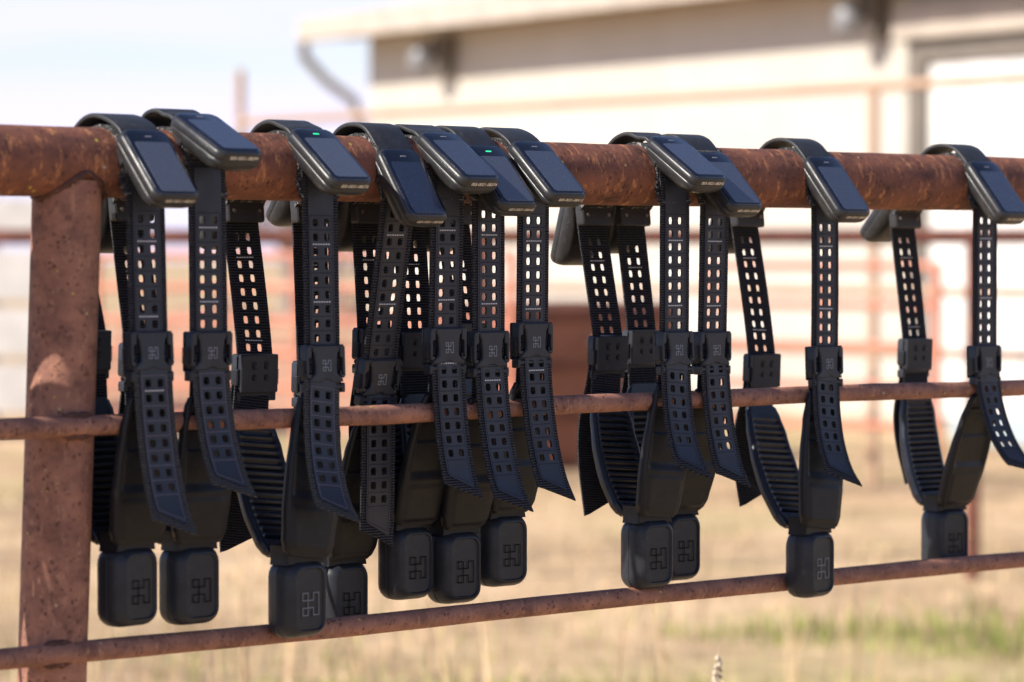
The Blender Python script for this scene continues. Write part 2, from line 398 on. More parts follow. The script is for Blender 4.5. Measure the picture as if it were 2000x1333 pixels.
def flat_panel(x0, x1, y0, y1, z, r=0.003):
    mb = MB(); mb.stack([[(x, y, z) for x, y in rr(x0, x1, y0, y1, r)], [(x, y, z+.0003) for x, y in rr(x0+.0003, x1-.0003, y0+.0003, y1-.0003, r)]]); return mb
# buckle: x across, z down from 0 to -.053, outward = -y
def buckle_mesh():
    mb = MB()
    prism(mb, rr(-.0255, .0255, -.040, 0, .003), -.0005, .0075, .0012, -1)
    prism(mb, rr(-.0262, .0262, -.0035, 0.0002, .0015), -.0066, -.0004, .001, -1)
    prism(mb, rr(-.0265, .0265, -.052, -.0405, .002), -.0015, .0045, .001, -1)
    # centre plate with its flared foot and finger notch
    P = [(-.0190, -.0005), (.0190, -.0005), (.0190, -.006), (.0165, -.009), (.0146, -.024), (.0155, -.0310), (.0235, -.0375), (.0235, -.0405),
         (.0070, -.0405), (.0045, -.0385), (0, -.0375), (-.0045, -.0385), (-.0070, -.0405), (-.0235, -.0405), (-.0235, -.0375), (-.0155, -.0310), (-.0146, -.024), (-.0165, -.009), (-.0190, -.006)]
    prism(mb, P[::-1], -.0078, -.003, .0013, -1)
    for s_ in (-1, 1):   # hooked side arms
        A = [(.0200, -.0005), (.0255, -.0005), (.0275, -.003), (.0275, -.0335), (.0255, -.0362), (.0225, -.0362), (.0205, -.0335), (.0205, -.0285),
             (.0222, -.0285), (.0222, -.0315), (.0240, -.0315), (.0240, -.0150), (.0200, -.0130)]
        Q = [(x*s_, z) for x, z in A]
        prism(mb, Q if s_ > 0 else Q[::-1], -.0070, .0030, .0009, -1)
    prism(mb, rr(-.0275, .0275, -.0475, -.0430, .0015), -.0062, -.001, .0012, -1)       # cross bar
    for s_ in (-1, 1):
        x0, x1 = sorted((s_*.0225, s_*.0275)); prism(mb, rr(x0, x1, -.0520, -.0415, .0016), -.0058, .005, .001, -1)
    prism(mb, rr(-.0262, .0262, -.0425, -.0002, .002), .0076, .0108, .001, 1)          # inner plate
    return mb
def buckle_button_mesh(s_):
    mb = MB()
    x0, x1 = sorted((s_*.0240, s_*.0288)); prism(mb, rr(x0, x1, -.0345, -.0165, .0014), -.0030, .0070, .0008, -1)
    for k in range(7):
        z = -.0174-.0024*k
        x0, x1 = sorted((s_*.0286, s_*.0302)); mb.box(x0, x1, -.0030, .0066, z-.0012, z)
        x0, x1 = sorted((s_*.0245, s_*.0286)); mb.box(x0, x1, -.0046, -.0028, z-.0012, z)
    return mb
def buckle_slots_mesh():
    mb = MB()
    for x in (-.0085, .0085):
        for z, h in ((-.011, .0062), (-.0245, .0048)):
            mb.stack([[(px, y, pz) for px, pz in rr(x-.0030-i, x+.0030+i, z-h-i, z+h*.55+i, .0022)] for y, i in ((.0106, .0), (.0112, 0), )])
    return mb
def buckle_pegs_mesh():
    mb = MB()
    for x in (-.0085, .0085):
        for z in (-.0135, -.0265):
            mb.stack([[(x+r_*math.cos(a), y, z+r_*math.sin(a)) for a in [2*math.pi*k/10 for k in range(10)]] for y, r_ in ((.0110, .0019), (.0122, .0017), (.0126, .0010))])
    return mb
# lower box: x across, y depth, z 0 .. -.086
BW, BD, BH = .0312, .0205, .0845
def box_mesh():
    mb = MB(); loops = []
    ky = .0205/.0165
    for y, ins, r in ((.0165, .011, .012), (.0155, .006, .013), (.0125, .0022, .013), (.008, .0004, .013), (.0006, 0, .013), (.0002, .0006, .013), (-.0006, .0006, .013), (-.001, 0, .013), (-.006, .0006, .013),
                      (-.0105, .0024, .0125), (-.0140, .0052, .011), (-.0157, .0072, .010), (-.0165, .0090, .009), (-.0165, .0100, .0085), (-.0146, .0112, .008)):
        loops.append([(x, y*ky, z) for x, z in rr(-BW+ins, BW-ins, -BH+ins*(.85), -ins*.9, r*1.25)])
    mb.stack(loops)
    return mb
def neck_mesh():
    mb = MB()
    prism(mb, [(-.0285, 0.016), (.0285, .016), (.0275, .0), (.0285, -.005), (-.0285, -.005), (-.0275, .0)][::-1], -.0135, .0135, .001, -1)
    for x in (-.011, .011): mb.stack([[(px, y, pz) for px, pz in rr(x-.0028, x+.0028, .011, .015, .0012)] for y in (-.0146, -.0134)])
    return mb
# wing pad: v along z from 0 (hinge) to WL, outward = -y
WL = .158
def sm(x, a, b_):
    t_ = min(1, max(0, (x-a)/(b_-a))); return t_*t_*(3-2*t_)
def interp(T, x):
    for (a, p), (b_, q) in zip(T, T[1:]):
        if x <= b_: f = (x-a)/(b_-a); f = f*f*(3-2*f); return p+(q-p)*f
    return T[-1][1]
def wing_mesh(bow, rear=False):
    HW = [(0, .0265), (.005, .0312), (.016, .0345), (.05, .0370), (.085, .0365), (.12, .0335), (.145, .0295), (.154, .0260), (.158, .0205)]
    TK = [(0, .010), (.010, .0135), (.06, .0140), (.12, .011), (.158, .0065)]
    nu, nv = 26, 150; vo_, vi_ = [], []; mb = MB()
    for j in range(nv+1):
        v_ = WL*j/nv; hw = interp(HW, v_); tk = interp(TK, v_); c = -bow*math.sin(math.pi*min(1, v_/WL)**0.85)
        for i in range(nu+1):
            q = -1+2*i/nu; a = abs(q); qq = math.sin(q*math.pi/2)*.35+q*.65; x = hw*qq; ed = hw-abs(x)
            rnd = (1-math.sqrt(max(0, 1-(1-min(1, ed/.005))**2)))*0.5
            o = tk*0.5*(1-rnd)
            rec = sm(v_, .054, .066)*sm(ed, .0035, .011)*.0045*(1-0.6*sm(v_, .135, .155))
            rec2 = sm(v_, .098, .101)*(1-sm(v_, .140, .146))*sm(ed, .0085, .010)*.0022
            pad_ = (1-sm(v_, .044, .052))*sm(v_, .004, .010)*sm(ed, .006, .010)*.0014
            vo_.append((x, c-(o-rec-rec2+pad_), v_))
            rib = 0
            if .014 < v_ < .146:
                ph = (v_-.016)/.0078*2*math.pi; rib = (0.5+0.5*math.cos(ph))**0.38
            env = sm(ed, .0065, .0105)*sm(v_, .012, .02)*(1-sm(v_, .136, .146))
            vi_.append((x, c+tk*0.5*(1-rnd)-env*(.0052-.0046*rib), v_))
    n = (nu+1); tot = len(vo_); fs = []
    for j in range(nv):
        for i in range(nu):
            a = j*n+i; fs.append((a, a+1, a+n+1, a+n)); fs.append((tot+a, tot+a+n, tot+a+n+1, tot+a+1))
    for j in range(nv):
        a = j*n; fs.append((a, a+n, tot+a+n, tot+a)); a = j*n+nu; fs.append((a, tot+a, tot+a+n, a+n))
    for i in range(nu):
        fs.append((i, tot+i, tot+i+1, i+1)); a = nv*n+i; fs.append((a, a+1, tot+a+1, tot+a))
    mb.add(vo_+vi_, fs); return mb

def stash(mb, name, m, sharp=35, smooth=True):
    o = mb.build(name, m, None, None, sharp, smooth); me = o.data; bpy.data.objects.remove(o); return me
ME = {}
ME['dev'] = stash(device_mesh(), 'solar_unit', M['housing'], 50)
ME['glass'] = stash(glass_mesh(), 'glass_cover', M['glass'], 60)
ME['cells'] = stash(flat_panel(-.0222, .0222, .0205, .0900, .00195), 'solar_panel', M['cells'])
for k_ in ('on', 'off'): ME['led_'+k_] = stash(flat_panel(-.0042, .0042, .0120, .0138, .0020, .0006), 'status_light', M['led_'+k_])
mb = MB(); mb.stack([[(x, y, z) for y, z in rr(a0, a1, -.0285, -.0150, .003)] for x, a0, a1 in ((-.0300, .015, .029), (-.0292, .014, .030), (-.024, .014, .030))])
ME['lug'] = stash(mb, 'side_button', M['housing'])
ME['buckle'] = stash(buckle_mesh(), 'buckle', M['buckle'], 40)
ME['btnL'] = stash(buckle_button_mesh(-1), 'release_button', M['buckle']); ME['btnR'] = stash(buckle_button_mesh(1), 'release_button', M['buckle'])
ME['slots'] = stash(buckle_slots_mesh(), 'peg_slot', M['hole']); ME['pegs'] = stash(buckle_pegs_mesh(), 'peg', M['buckle'])
mb = MB(); emblem_mesh(mb, .0112, .00085, -.00790); ME['emb_s'] = stash(mb, 'emblem', M['emblem_grey'], 30, False)
for nm, mm in (('dark', M['emblem_dark']), ('pale', M['emblem_pale'])):
    mb = MB(); emblem_mesh(mb, .0240, .00125, -.0155*.0205/.0165-.00012); ME['emb_'+nm] = stash(mb, 'emblem', mm, 30, False)
ME['box'] = stash(box_mesh(), 'lower_box', M['box'], 50); ME['neck'] = stash(neck_mesh(), 'hinge_block', M['pad'])
ME['wingF'] = stash(wing_mesh(.001), 'front_pad', M['pad'], 50); ME['wingR'] = stash(wing_mesh(.009), 'ribbed_pad', M['ribs'], 50)
mb = MB()
prism(mb, rr(-.026, .026, -.030, .004, .004), -.006, .006, .0015, -1); ME['bracket'] = stash(mb, 'strap_clamp', M['housing'])
mb = MB()
for x in (-.018, .018):
    mb.stack([[(x+r_*math.cos(a), y, -.017+r_*math.sin(a)) for a in [2*math.pi*k/10 for k in range(10)]] for y, r_ in ((-.0058, .0024), (-.0070, .0022), (-.0070, .0013), (-.0062, .0010))])
ME['screws'] = stash(mb, 'screw', M['screw'])

def text_mesh(body, size):
    c = bpy.data.curves.new('t', 'FONT'); c.body = body; c.size = size; c.align_x = 'CENTER'; c.align_y = 'CENTER'; c.space_character = 1.08; c.offset = .00009
    o = bpy.data.objects.new('t', c); COL.objects.link(o)
    dg = bpy.context.evaluated_depsgraph_get(); me = bpy.data.meshes.new_from_object(o.evaluated_get(dg))
    bpy.data.objects.remove(o); me.materials.clear(); me.materials.append(M['serial']); me.name = 'serial_number'; return me

# ------------------------------------------------------------------ the collars
# X, device (y,z,angle), rear device (y,z,angle), front buckle (y,z), rear buckle (y,z), box top (dx,y,z,yaw), tail (len, [y,z offsets]), serial, led, label
def T3(x, yz, dx=0): return Vector((x, yz[0]/1000, yz[1]/1000))
def collar(c):
    root = empty('livestock_collar', (c['X'], 0, ZT)); tag(root, c['label'], 'livestock collar', c.get('grp', 'black collars hung over the rusty top rail'))
    bx, by, bz, byaw = c['box']
    def lean(z): return bx*max(0, -z-190)/(-bz-190)/1000 if bx else 0.0       # sideways sway, mm -> m
    # --- band over the rail
    d0 = Vector((c['dev'][0]/1000, c['dev'][1]/1000)); a = R(c['dev'][2])
    sdir = Vector((-math.cos(a), -math.sin(a))); nout = Vector((-math.sin(a), math.cos(a)))
    e0 = Vector((c['rdev'][0]/1000, c['rdev'][1]/1000)); ar = R(c['rdev'][2])
    srd = Vector((math.cos(ar), -math.sin(ar))); nr = Vector((math.sin(ar), math.cos(ar)))
    p0 = d0+sdir*.012-nout*.0085; p1 = d0-sdir*.004-nout*.006
    q0 = e0+srd*.014-nr*.0085; q1 = e0-srd*.004-nr*.006
    hump = max(d0.y+.0035, .0500)
    pts = [(0, p0.x, p0.y), (0, p1.x, p1.y), (0, (p1.x+.008)*.5+.001, max(hump-.005, p1.y+.001)), (0, .014, hump), (0, .034, hump-.005), (0, .053, .031), (0, (q1.x+.066)*.5, (q1.y+.022)*.5), (0, q1.x, q1.y), (0, q0.x, q0.y)]
    pb = Path(pts, 1); mb = MB(); n = 60; loops = []
    prof = rr(-.0260, .0260, -.0022, .0022, .0018, 3)
    rim = [(x, y+(.0006 if abs(x) > .0235 and y > 0 else 0)) for x, y in prof]
    for k in range(n+1): loops.append([pb.at(pb.L*k/n, x, y) for x, y in rim])
    mb.stack(loops); mb.build('band', M['band'], root)
    # --- webbing that hugs the rail
    rad = .0384
    arc = [(0, -rad*math.cos(R(q)), rad*math.sin(R(q))) for q in (-22, -5, 12, 30, 50, 70, 90, 108, 126)]
    pa = Path([(0, -.0425, -.034)]+arc+[(0, .046, .022), (0, .070, -.012), (0, c.get('rt0', 91)/1000-.004, -.040)], 1)
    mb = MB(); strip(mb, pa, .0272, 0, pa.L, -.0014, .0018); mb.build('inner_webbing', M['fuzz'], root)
    # --- solar units
    for front in (True, False):
        o2, A2, sd2, nn = (d0, a, sdir, nout) if front else (e0, ar, srd, nr)
        S3 = Vector((0, sd2.x, sd2.y)); N3 = Vector((0, nn.x, nn.y)); X3 = S3.cross(N3)
        mw = Matrix((X3, S3, N3)).transposed().to_4x4(); mw.translation = Vector((0, o2.x, o2.y))
        dv = link('solar_unit', ME['dev'], root, mw)
        gl = link('glass_cover', ME['glass'], dv)
        link('solar_panel', ME['cells'], dv)
        link('status_light', ME['led_on' if (front and c.get('led')) else 'led_off'], dv)
        if front:
            l2 = link('side_button', ME['lug'], dv); l2.matrix_local = Matrix.Rotation(0, 4, 'Z') @ Matrix.Diagonal((-1, 1, 1, 1))
            me = text_mesh(c['sn'], .0058)
            # end face: text x along world +x (= -local x), text up = outward, facing +s
            tm = Matrix(((-1, 0, 0), (0, 0, 1), (0, 1, 0))).to_4x4(); tm.translation = Vector((-.0035, LD+.00012, -.0068))
            tm = tm @ Matrix.Diagonal((0.92, .92, 1, 1))
            link('serial_number', me, dv, tm)
    # --- front strap
    fy, fz = c['fb']; ry, rz = c['rb']
    def pt(y, z): return (lean(z), y/1000, z/1000)
    ptop = [pt(-39.6, 2), pt(-41.5, -18), pt((-42+fy)/2, (-22+fz)/2), pt(fy, fz), pt(fy+(c['fbb'][0]-fy)*.5, fz-24)]
    pf = Path(ptop, 1); Lf = pf.L
    h1 = Lf-.024; nrows = int((h1-.040)/HP); h0 = h1-nrows*HP+c.get('ph', 0)*HP
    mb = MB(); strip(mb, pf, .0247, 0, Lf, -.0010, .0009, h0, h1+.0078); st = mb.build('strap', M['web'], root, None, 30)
    mb = MB(); strip(mb, pf, .0178, .006, Lf-.002, .0009, .0019, h0, h1+.0078); mb.build('strap_overlay', M['tpu'], st, None, 30)
    pt_ = None
    def stitches(path, ha, hb, wy, parent, whites, full=True, inner=False):
        mb = MB(); mw_ = MB(); nr_ = int(round((hb-ha)/HP)); sg = -1 if inner else 1
        for k in range(nr_+1):
            s_ = ha+k*HP
            if s_ >= path.L-.001: continue
            if k in whites:
                mw_ = MB(); dash(mw_, path, -.0125, s_, .0125, s_, wy, .0014, 7, .0007*sg, .62); mw_.build('white_stitching', M['whitestitch'], parent, None, 30, False)
            elif full: dash(mb, path, -.015, s_, .015, s_, wy, .0009, 10, .0004*sg)
        if full:
            nn_ = int((hb-ha)/.003)
            for u in (-.0158, .0158): dash(mb, path, u, ha, u, min(hb, path.L-.001), wy, .0008, nn_, .0004*sg)
        if mb.v: mb.build('stitching', M['stitch2' if c.get('worn') and path is pt_ else 'stitch'], parent, None, 30, False)
    wk = c.get('wf', (2, 7))
    stitches(pf, h0, h1+.0078, .0019, st, wk)
    # --- rear strap (its plain inner face looks at the camera)
    rt0 = (c.get('rt0', 91), -40)
    pr_ = Path([pt(rt0[0]+6, -34), pt(rt0[0]+2, -62), pt((rt0[0]+ry)/2, (rz-60)/2-6), pt(ry, rz), pt(ry-1, rz-22), pt(ry-2, rz-58), pt(ry-3, rz-74)], -1)
    Lr = pr_.L; hr1 = Lr-.074; nr2 = int((hr1-.034)/HP); hr0 = hr1-nr2*HP
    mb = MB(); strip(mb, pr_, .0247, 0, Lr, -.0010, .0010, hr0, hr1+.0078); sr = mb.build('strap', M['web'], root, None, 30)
    mb = MB(); strip(mb, pr_, .0178, .006, Lr-.03, .0010, .0019, hr0, hr1+.0078); mb.build('strap_overlay', M['tpu'], sr, None, 30)
    stitches(pr_, hr0, hr1+.0078, -.0011, sr, c.get('wr', (2, 8)), False, True)
    cl = link('strap_clamp', ME['bracket'], root, Matrix.Translation((0, rt0[0]/1000-.001, -.030)) @ Matrix.Rotation(R(-6), 4, 'X'))
    link('screw', ME['screws'], cl)
    # --- buckles
    def buckle(y, z, dy, rearside):
        ang = math.atan2(dy, 50)
        mw = Matrix.Translation((lean(z), y/1000, z/1000)) @ Matrix.Rotation(c.get('roll', 0), 4, 'Y') @ Matrix.Rotation(ang, 4, 'X')
        if rearside: mw = mw @ Matrix.Rotation(math.pi, 4, 'Z')
        bk = link('buckle', ME['buckle'], root, mw)
        link('release_button', ME['btnL'], bk); link('release_button', ME['btnR'], bk)
        if rearside:
            link('peg_slot', ME['slots'], bk); link('peg', ME['pegs'], bk)
        else:
            e = link('emblem', ME['emb_s'], bk, Matrix.Translation((.0, 0, -.0225)))
        return bk
    buckle(fy, fz, c['fbb'][0]-fy, False); buckle(ry, rz, 2, True)
    # --- webbing from front buckle to the pad, pads, hinge, box
    mb = MB(); wy = c['fbb'][0]
    prf = Path([pt(wy+3, fz-36), pt(wy+5, fz-56), pt(wy+6, fz-76)], 1)
    strip(mb, prf, .0200, 0, prf.L, -.0010, .0010); mb.build('strap', M['web'], root, None, 30)
    Xb = bx/1000; B0 = Vector((Xb, by/1000, bz/1000))
    def wing(me, hinge, top, rearside):
        hp = Vector(hinge); tp = Vector(top); up = (tp-hp).normalized()
        if rearside:
            Y3 = Vector((-1, 0, 0)).cross(up)*-1
            X3 = Vector((-1, 0, 0)); Y3 = up.cross(X3).normalized(); X3 = Y3.cross(up)
        else:
            X3 = Vector((1, 0, 0)); Y3 = up.cross(X3).normalized(); X3 = Y3.cross(up)
        mw = Matrix((X3, Y3, up)).transposed().to_4x4(); mw.translation = hp
        return link('pad', me, root, mw @ Matrix.Diagonal((1, 1, c.get('rs', 1), 1)))
    zt = fz-60
    wing(ME['wingF'], (Xb, by/1000-.0145, bz/1000+.003), (lean(zt), (c['fbb'][0]+c.get('wt', 0))/1000, zt/1000), False)
    ztr = bz+150
    wr_ = wing(ME['wingR'], (Xb, by/1000+.0165, bz/1000+.002), (lean(ztr), (ry-2)/1000, (bz+158)/1000), True)
    mwb = Matrix.Translation(B0) @ Matrix.Rotation(R(byaw), 4, 'Z') @ Matrix.Rotation(c.get('btilt', 0), 4, 'X')
    bo = link('lower_box', ME['box'], root, mwb); link('hinge_block', ME['neck'], root, mwb)
    link('emblem', ME['emb_pale' if c.get('pale') else 'emb_dark'], bo, Matrix.Translation((.001, 0, -.0475)))
    # --- front tail
    tl = c['tail']; b0y, b0z = c['fbb'][0]-5.2, fz-40
    P = [pt(b0y+1.5, b0z+6), pt(b0y, b0z-12)]+[(lean(z), y/1000, z/1000) for y, z in tl]
    pt_ = Path(P, 1, (0, R(c.get('tw', 0)))); Lt = pt_.L; hw = .0247; sl_ = .011
    he = Lt-sl_-.036; nrt = int((he-.003)/HP); hs = he-nrt*HP
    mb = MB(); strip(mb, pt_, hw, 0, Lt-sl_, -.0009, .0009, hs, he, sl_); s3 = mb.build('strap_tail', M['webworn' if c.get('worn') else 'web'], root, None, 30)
    mb = MB(); strip(mb, pt_, .0178, .003, Lt-sl_-.010, .0009, .0020, hs, he, sl_*.75, 1.0); mb.build('strap_overlay', M['tpu'], s3, None, 30)
    stitches(pt_, hs, he, .0020, s3, c.get('wt_', ()), True)
    mb = MB()
    for u in (-.0155, .0155): dash(mb, pt_, u, he, u*.98, Lt-sl_-.014+(sl_*.6 if u > 0 else -sl_*.6), .0020, .0008, 8, .0004)
    dash(mb, pt_, -.0150, Lt-sl_-.0135-sl_*.62, .0150, Lt-sl_-.0135+sl_*.62, .0020, .0008, 10, .0004)
    mb.build('stitching', M['stitch2' if c.get('worn') else 'stitch'], s3, None, 30, False)
    # --- rear tail, hanging outside the ribbed pad
    rt = c['rtail']
    P = [pt(ry+4, rz-36), pt(ry+6, rz-56)]+[(lean(z), y/1000, z/1000) for y, z in rt]
    p4 = Path(P, -1); mb = MB(); hs = p4.L-.047
    strip(mb, p4, .0247, 0, p4.L-.011, -.0010, .0010, hs, p4.L-.047, -.011); s4 = mb.build('strap_tail', M['web'], root, None, 30)
    mb = MB(); strip(mb, p4, .0178, .003, p4.L-.021, .0010, .0020, hs, p4.L-.047, -.008); mb.build('strap_overlay', M['tpu'], s4, None, 30)
    return root

def stdtail(fb, out, ln=150):
    y, z = fb[0]-5, fb[1]-52
    return [(y-out*.10, z-ln*.25), (y-out*.30, z-ln*.55), (y-out*.62, z-ln*.82), (y-out, z-ln)]
def stdr(rb, out=22, ln=170):
    y, z = rb[0]+10, rb[1]-56
    return [(y+5, z-ln*.3), (y+1, z-ln*.6), (y-16, z-ln)]
C = [
 dict(X=-.565, dev=(-38, 35, 48), rdev=(84, 2, 84), fb=(-47, -175), fbb=(-50, 0), rb=(60, -175), box=(0, -11, -399, 8), out=42, ln=158, worn=1, sn='005-0021-08351', wt_=(1,), wf=(2, 7)),
 dict(X=-.483, dev=(-18, 54, 27), rdev=(112, 2, 73), fb=(-44, -176), fbb=(-43, 0), rb=(70, -190), box=(0, -11, -403, 2), out=46, ln=122, worn=1, sn='005-0021-08391', wf=(1, 6)),
 dict(X=-.328, dev=(-25, 42, 38), rdev=(106, 4, 66), fb=(-46, -193), fbb=(-48, 0), rb=(67, -205), box=(-30, -40, -424, 4), out=54, ln=136, worn=1, sn='005-0021-08370', led=1, pale=1, rs=1.10, wf=(2, 6)),
 dict(X=-.211, rt0=112, dev=(-38, 23, 55), rdev=(106, 24, 54), fb=(-8, -211), fbb=(0, 0), rb=(106, -216), box=(0, 60, -441, 0), out=-4, ln=160, sn='005-0021-08388', rs=1.04, wf=(2, 7)),
 dict(X=-.140, dev=(-24, 43, 35), rdev=(110, 4, 72), fb=(-38, -177), fbb=(-38, 0), rb=(83, -179), box=(0, 28, -403, 2), out=30, ln=140, sn='005-0021-08374', wf=(1, 6), wt_=(0,)),
 dict(X=-.077, dev=(-32, 30, 47), rdev=(108, 4, 72), fb=(-42, -182), fbb=(-42, 0), rb=(82, -184), box=(0, 16, -411, 0), out=43, ln=152, sn='005-0021-08442', led=1, wf=(2, 7), wt_=(1,)),
 dict(X=-.006, dev=(-33, 36, 42), rdev=(108, 4, 72), fb=(-40, -173), fbb=(-40, 0), rb=(76, -175), box=(0, 13, -396, 0), out=41, ln=152, sn='005-0021-08412', wf=(2, 7), wt_=(1,)),
 dict(X=.229, rt0=96, dev=(-24, 47, 33), rdev=(119, -12, 74), fb=(-41, -187), fbb=(-43, 0), rb=(71, -194), box=(-20, -16, -411, -2), out=48, ln=122, sn='005-0021-08345', wf=(2, 7)),
 dict(X=.299, rt0=99, dev=(-31, 30, 45), rdev=(112, 2, 72), fb=(-38, -188), fbb=(-38, 0), rb=(82, -188), box=(0, 24, -410, -2), out=36, ln=136, sn='005-0021-08360', wf=(2, 7)),
 dict(X=.500, dev=(-35, 29, 50), rdev=(110, 2, 72), fb=(-44, -209), fbb=(-46, 0), rb=(61, -221), box=(-26, -42, -438, 6), out=48, ln=120, sn='005-0021-08410', pale=1, rs=1.08, wf=(2, 7)),
 dict(X=.819, rt0=96, dev=(-35, 29, 50), rdev=(92, 5, 49), fb=(-42, -214), fbb=(-43, 0), rb=(77, -207), box=(0, 24, -430, -4), out=70, ln=114, sn='005-0021-08401', wf=(2, 7)),
]
labels = [
 'black collar nearest the thick rusty post, first of the row',
 'black collar second from the post, its solar unit lying flattest and highest on the rail',
 'third black collar from the post, green light lit, box in front of the lowest rail',
 'black collar with the steepest solar unit, its buckle and tail hanging behind the middle rail',
 'black collar with serial 005-0021-08374, fifth from the post, overlapping the green lit unit beside it',
 'black collar with green light lit and serial 005-0021-08442, inside the close cluster',
 'black collar with serial 005-0021-08412, right-hand end of the cluster beside bare rusty rail',
 'left collar of the touching pair right of the bare rail, serial 005-0021-08345',
 'right collar of the touching pair, serial 005-0021-08360, partly behind its neighbour',
 'single black collar right of the pair, box in front of the lowest rail',
 'last black collar at the right edge of the photo, its strap tail curling outward',
]
left = 'unseen black collar left of the thick post, added to shade it'
C += [dict(X=x, dev=(-33, 34, a), rdev=(108, 4, 72), fb=(f, -180), fbb=(f, 0), rb=(72, -184), box=(0, b_, -404, 0), out=42, ln=146, sn='005-0021-08400', grp='black collars left of the post') for x, a, f, b_ in
      ((-.862, 42, -44, 4), (-.925, 36, -42, 12), (-1.03, 45, -44, 0), (-1.12, 40, -42, 10))]  # out-of-view collars added so their shade falls across the post
labels += [left]*4
for c, lb in zip(C, labels):
    c['label'] = lb
    c['tail'] = stdtail((c['fbb'][0], c['fb'][1]), c['out'], c['ln'])
    c['rtail'] = stdr(c['rb'], 0, 165 if c['X'] < .4 else 140)
    collar(c)

# ------------------------------------------------------------------ the fence the collars hang on
fence = empty('pipe_fence', (-.64, 0, 0)); tag(fence, 'rusty welded pipe fence in front, carrying the black collars', 'fence')
fi = Matrix.Translation((.64, 0, 0))
def wob(x, amp, k): return amp*(math.sin(x*k)+.5*math.sin(x*k*2.3+1))
mb = MB(); xs = [-2.2+.02*k for k in range(0, 230)]
mb.tube([(x, wob(x, .0002, 9), ZT+wob(x, .0002, 7)) for x in xs], [.0364+wob(x, .00015, 31) for x in xs], 48); mb.build('top_rail', M['rust'], fence, fi)
mb = MB(); mb.tube([(x, -.031, 1.1768+wob(x, .0012, 5)) for x in xs], [.0108+wob(x, .0002, 23) for x in xs], 24); mb.build('middle_rail', M['rust2'], fence, fi)
mb = MB(); mb.tube([(x, -.0125, .9425+wob(x, .001, 4)) for x in xs], [.0112+wob(x, .0002, 19) for x in xs], 24); mb.build('bottom_rail', M['rust2'], fence, fi)
mb = MB(); zs = [-.1+.05*k for k in range(30)]
mb.tube([(-.6330-.0065*(1.42-z)/.5, .020*(1.42-z)/.5, z) for z in zs]+[(-.633, 0, ZT-.018)], .0357, 40); mb.build('post', M['rust2'], fence, fi)
# weld beads round the joints
mb = MB(); random.seed(3)
P = []
for k in range(49):
    a = 2*math.pi*k/48; x = .0372*math.cos(a); y = .0372*math.sin(a)*.93
    zz = ZT-math.sqrt(max(0, .0364**2-min(abs(y), .0355)**2))-.001
    P.append((-.632+x, y, zz+random.uniform(-.0012, .0012)))
mb.tube(P, [random.uniform(.0022, .0046) for _ in P], 8, False); mb.build('weld_bead', M['weld'], fence, fi)
for (zc, yy) in ((1.1768, -.031), (.9425, -.0125)):
    for sz in (-1, 1):
        mb = MB(); pts = [(-.645+(.0125 if zc < 1 else 0)*-1+q*.006, yy-.002, zc+sz*.0098+random.uniform(-.001, .001)) for q in range(-3, 4)]
        mb.tube(pts, [.002, .0040, .0050, .0042, .0052, .0040, .002], 8)
        mb.build('weld_bead', M['weld'], fence, fi)

# ------------------------------------------------------------------ background
def W(px, z_, Z=None, py=None):
    """world point at image column px and camera depth z_, at height Z (or at image row py)"""
    d = FW+RT*((px-1000)/F)
    h = Vector((d.x, d.y, 0)); p = CAM+Vector((d.x, d.y, 0))*(z_/ (FW.dot(h)+0.0006))
    if py is not None: Z = 1.35+(502-py)/F*z_
    return Vector((p.x, p.y, Z))
# ground
m, t, b = mat('dry_pasture_soil', rough=0.95, spec=0.1); v = wcoord(t)
c1 = ramp(t, noise(t, v, 0.55, 7, 0.68), [(0.3, (0.20, 0.13, 0.08)), (0.43, (0.38, 0.26, 0.15)), (0.56, (0.66, 0.46, 0.27)), (0.75, (0.78, 0.58, 0.38))])
c2 = ramp(t, noise(t, v, 5, 5, 0.7), [(0.38, (0.32, 0.21, 0.12)), (0.62, (0.72, 0.53, 0.34))])
c3 = mixrgb(t, 0.45, c1, c2)
gm = ramp(t, noise(t, v, 0.35, 4, 0.6), [(0.50, (0, 0, 0)), (0.62, (0.35, 0.35, 0.35))])
c3 = mixrgb(t, gm, c3, (0.27, 0.27, 0.09)); t.links.new(c3, b.inputs['Base Color'])
bump(t, b, noise(t, v, 8, 6, 0.7), 0.6, 0.06)
M['soil'] = m
mb = MB(); n = 60
def gz(x, y):
    return 0.03*math.sin(x*.7+1)*math.sin(y*.5)+.02*math.sin(x*1.9)*math.cos(y*1.3)
vs = []; gx = []; 
def warp(k, n): q = (k/n-.5)*2; return 900*q*abs(q)**2.2+40*q
for j in range(n+1):
    for i in range(n+1):
        x, y = warp(i, n), warp(j, n); vs.append((x, y, gz(x, y) if abs(x)+abs(y) < 120 else 0))
mb.add(vs, [(j*(n+1)+i, j*(n+1)+i+1, (j+1)*(n+1)+i+1, (j+1)*(n+1)+i) for j in range(n) for i in range(n)])
g = mb.build('ground', M['soil'], None, None, 180); tag(g, kind='structure')

